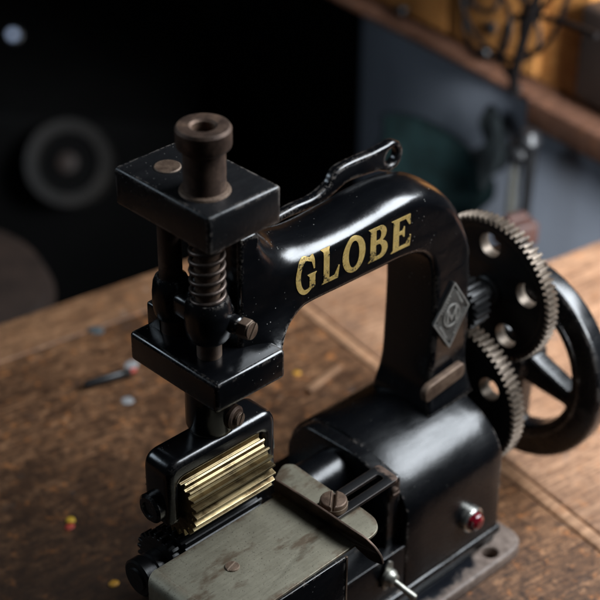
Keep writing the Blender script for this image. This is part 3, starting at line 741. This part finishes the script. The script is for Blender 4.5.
for r_ in range(2):
    for k in range(8):
        y0 = .109 + k * (w_ + .004); z0 = .008 + r_ * .155
        dr = cp('drawer', box(.0185, .0298, y0, y0 + w_, z0, z0 + .150, .002), M['drawer'], dc)
        yc = y0 + w_ / 2
        h_ = tube(catmull([(.0185, yc - .024, z0 + .092), (.004, yc - .026, z0 + .090), (.000, yc - .020, z0 + .068), (-.001, yc, z0 + .062), (.000, yc + .020, z0 + .068), (.004, yc + .026, z0 + .090), (.0185, yc + .024, z0 + .092)], 5), .0034, 8)
        cp('handle', h_, M['black'], dc, dr)
        cp('lock', lathe([(.0085, 0), (.0085, .003), (.006, .005), (0, .005)], axis((.0185, yc, z0 + .035), (-1, 0, 0)), 20), M['black'], dc, dr)
        cp('knob', lathe([(.004, 0), (.004, .006), (.0085, .009), (.0075, .013), (0, .014)], axis((.0185, yc, z0 + .006), (-1, 0, 0)), 20), M['black'], dc, dr)
M['wire'].node_tree.nodes['Principled BSDF'].inputs['Specular IOR Level'].default_value = .12
# tangle of wire in front of the drawers
def CW(x, y, z): return Matrix.Translation((.8050, .2950, 0)) @ Matrix.Rotation(CA, 4, 'Z') @ Vector((x, y, z))
random.seed(3)
loops_ = []
def wloop(cy, cz, ry, rz, tilt, x=-.035, ph=0.0):
    out = []
    for k in range(40):
        a = 2 * PI * k / 40; yy = ry * math.cos(a); zz = rz * math.sin(a)
        out.append(CW(x + .015 * math.sin(a + ph), cy + yy * math.cos(tilt) - zz * math.sin(tilt), cz + yy * math.sin(tilt) + zz * math.cos(tilt)))
    return tube(out, .0030, 8, True)
loops_.append(wloop(.115, .135, .060, .030, .35))
loops_.append(wloop(.125, .128, .052, .038, -.3, -.045, 1))
loops_.append(wloop(.055, .170, .035, .070, .5, -.03, 2))
loops_.append(tube(catmull([CW(-.04, .17, .24), CW(-.05, .10, .20), CW(-.045, .055, .165), CW(-.05, .02, .20), CW(-.05, -.06, .25)], 8), .0035, 8))
loops_.append(tube(catmull([CW(-.04, .02, .26), CW(-.05, .045, .19), CW(-.05, .06, .14), CW(-.045, .075, .09), CW(-.04, .08, .0605)], 8), .0060, 8))
loops_.append(tube(catmull([CW(-.06, -.05, .18), CW(-.05, .02, .17), CW(-.05, .08, .15), CW(-.045, .10, .10), CW(-.035, .075, .062)], 8), .0036, 8))
tag(obj('wire_tangle', join(*loops_), M['wire'], None, CW(-.04, .07, .057), 60), 'tangle of black wire hanging in loops before the orange drawers', 'wire')
# dark box on the plank end
bx_ = obj('tool_case', box(.01, .22, -.30, .040, .0, .11, .006), M['leather'], None, (0, 0, 0)); bx_.location = (.8050, .2950, .0565); bx_.rotation_euler = (0, 0, CA)
tag(bx_, 'dark brown case on the counter right of the orange drawers', 'case')
# hanging tool
ht = empty('hanging_tool', CW(-.055, .035, -.1), 'black tool with round head and pale strip hanging below the plank edge', 'tool')
def hp(name, bm, mat): return obj(name, bm, mat, ht)
hp('head', join(lathe([(0, -.013), (.009, -.011), (.014, 0), (.009, .011), (0, .013)], axis(CW(-.05, .040, .022), (0, 0, 1)), 24), lathe([(0, -.016), (.011, -.012), (.016, 0), (.011, .012), (0, .016)], axis(CW(-.05, .052, .003), (0, 0, 1)), 24)), M['black'])
hp('handle', tube([CW(-.05, .036, .01), CW(-.05, .036, -.05), CW(-.05, .038, -.11), CW(-.05, .040, -.16)], [.008, .006, .007, .008], 12), M['iron_dark'])
hp('strip', box(-.004, .004, -.010, .010, -.09, -.012, .002) if 0 else tube([CW(-.052, .056, -.015), CW(-.052, .056, -.06), CW(-.052, .058, -.095)], [.005, .007, .006], 10), M['nickel'])
# cloths hanging on the counter front
def cloth(name, y0, y1, z0, z1, mat, label, seed, x0=-.006):
    bm = bmesh.new(); nx, nz = 26, 20; g = []
    for j in range(nz + 1):
        row = []
        for i in range(nx + 1):
            s, t = i / nx, j / nz
            sag = .02 * math.sin(s * 7 + seed) + .012 * math.sin(s * 15 + seed * 2)
            y = y0 + (y1 - y0) * s + .02 * math.sin(t * 4 + seed) * (1 - t); z = z0 + (z1 - z0) * t + sag * (1 - t) - .03 * (2 * s - 1) ** 2 * t
            x = x0 - .012 - .0045 * math.sin(s * 8.5 + seed + 1.6 * t + .8 * math.sin(5 * s)) * (1.2 - t)
            row.append(bm.verts.new(CW(x, y, z)))
        g.append(row)
    for j in range(nz):
        for i in range(nx): bm.faces.new((g[j][i], g[j][i + 1], g[j + 1][i + 1], g[j + 1][i]))
    bmesh.ops.solidify(bm, geom=bm.faces[:], thickness=.003)
    return tag(obj(name, bm, mat, None, CW(x0, (y0 + y1) / 2, z0), 70), label, 'cloth')
cloth('cloth', .12, .33, -.16, -.045, M['teal'], 'dark teal cloth hanging low on the grey counter front', 1.0)
cloth('cloth', .11, .155, -.07, .018, M['greyrag'], 'narrow grey green rag hanging from the counter top', 2.4)
# red-brown block at the bench end
rbk = obj('wood_block', join(box(-.020, .020, -.014, .014, 0, .026, .004), box(-.012, .012, -.006, .006, .026, .034, .003)), M['redwood'], None, (0, 0, 0)); rbk.location = (.6080, .2330, .0); rbk.rotation_euler = (0, 0, -.3)
tag(rbk, 'small red brown wooden block at the far right end of the bench', 'block')

# dim things in the dark on the left
STX, STY = .235, .775
st = empty('stool', (STX, STY, -.85), 'round brown leather stool in the dark beyond the bench edge', 'stool')
obj('seat', lathe([(0, .66), (.13, .66), (.150, .672), (.155, .69), (.145, .712), (.11, .72), (0, .723)], axis((STX, STY, -.85), (0, 0, 1)), 40), M['leather'], st)
for k in range(3):
    a = 2 * PI * k / 3 + .5
    obj('leg', tube([(STX + .10 * math.cos(a), STY + .10 * math.sin(a), -.19), (STX + .15 * math.cos(a), STY + .15 * math.sin(a), -.85)], .014, 10), M['iron_dark'], st)
def pulley(x, y, z, R_):
    o = empty('pulley', (x, y, z - R_), 'dull grey cast iron pulley standing in the dark behind the bench', 'pulley')
    mt = axis((x, y, z), (-.62, -.55, .56))
    obj('rim', lathe([(R_, -.018), (R_ * .98, -.022), (R_ * .74, -.020), (R_ * .70, -.012), (R_ * .70, .012), (R_ * .74, .020), (R_ * .98, .022), (R_, .018), (R_, -.018)], mt, 56, False), M['pulley'], o)
    obj('hub', lathe([(0, -.02), (R_ * .22, -.02), (R_ * .22, .022), (R_ * .1, .024), (0, .024)], mt, 28), M['leather'], o)
    obj('web', lathe([(0, -.006), (R_ * .72, -.006), (R_ * .72, .006), (0, .006)], mt, 40), M['wall'], o)
    return o
pulley(.930, 1.436, -.50, .074)
bb = obj('crate', box(-.45, .45, -.3, .3, 0, .40, .01), M['wall'], None, (0, 0, 0)); bb.location = (1.25, 1.85, -.85); bb.rotation_euler = (0, 0, .7)
tag(bb, 'black crate in the shadows behind the bench', 'crate')
pl_ = empty('glow_spot', (.954, 1.606, -.335), 'small pale blue added bead glowing in the dark at the top left', 'glow spot')  # added emissive bead standing in for a pale blue spot of light
m, nt, b = M_new('pale_blue_glow'); b.inputs['Base Color'].default_value = (.5, .6, .8, 1); b.inputs['Emission Color'].default_value = (.55, .68, 1, 1); b.inputs['Emission Strength'].default_value = .20
obj('glow_bead', lathe([(0, .0), (.006, .002), (.008, .008), (.006, .014), (0, .016)], axis((.954, 1.606, -.325), (-.6, -.6, .5)), 24), m, pl_)
obj('bead_holder', lathe([(0, -.03), (.012, -.03), (.013, .004), (.009, .006)], axis((.954, 1.606, -.325), (-.6, -.6, .5)), 24), M['black'], pl_)

# ------------------------------------------------------------------ light
w = bpy.data.worlds.new('World'); sc.world = w; w.use_nodes = True
w.node_tree.nodes['Background'].inputs[0].default_value = (.75, .85, 1, 1); w.node_tree.nodes['Background'].inputs[1].default_value = .012
def area(name, loc, target, sx, sy, e, c):
    l = bpy.data.lights.new(name, 'AREA'); l.shape = 'RECTANGLE'; l.size = sx; l.size_y = sy; l.energy = e; l.color = c
    o = bpy.data.objects.new(name, l); col.objects.link(o); o.location = loc
    o.rotation_euler = (Vector(target) - Vector(loc)).to_track_quat('-Z', 'Y').to_euler(); return o
area('window_light', (.86, -.44, 1.06), (.22, .02, .12), .76, .60, 27, (.87, .935, 1.0))
area('left_window_light', (-.62, .95, .95), (.05, .10, .25), .40, .40, 2.6, (.72, .86, 1.0))
k = area('counter_fill_light', (.50, -.62, .62), (.95, .16, .05), .40, .40, 13, (.90, .95, 1.0)); k.data.spread = math.radians(80)  # added fill lamp that brightens the counter and drawers

# ------------------------------------------------------------------ camera
F = 1694.0; yaw, pitch, roll = [math.radians(a) for a in (45.68, 32.94, .45)]
fw = Vector((math.cos(pitch) * math.cos(yaw), math.cos(pitch) * math.sin(yaw), -math.sin(pitch)))
rt = Vector((math.sin(yaw), -math.cos(yaw), 0)); up = rt.cross(fw)
r2 = rt * math.cos(roll) + up * math.sin(roll); u2 = -rt * math.sin(roll) + up * math.cos(roll)
cam = bpy.data.cameras.new('camera'); co = bpy.data.objects.new('camera', cam); col.objects.link(co)
co.matrix_world = frame4((-.57036, -.66506, .78964 + ZO), r2, u2, -fw)
cam.sensor_width = 36; cam.lens = 36 * F / 600; cam.clip_start = .05; cam.clip_end = 50
cam.dof.use_dof = True; cam.dof.focus_distance = 1.083; cam.dof.aperture_fstop = 6.0
sc.camera = co
sc.view_settings.view_transform = 'Standard'; sc.view_settings.look = 'None'; sc.view_settings.exposure = 0; sc.view_settings.gamma = 1
sc.cycles.use_denoising = True
for o in bpy.data.objects:
    if '_w' in o: del o['_w']
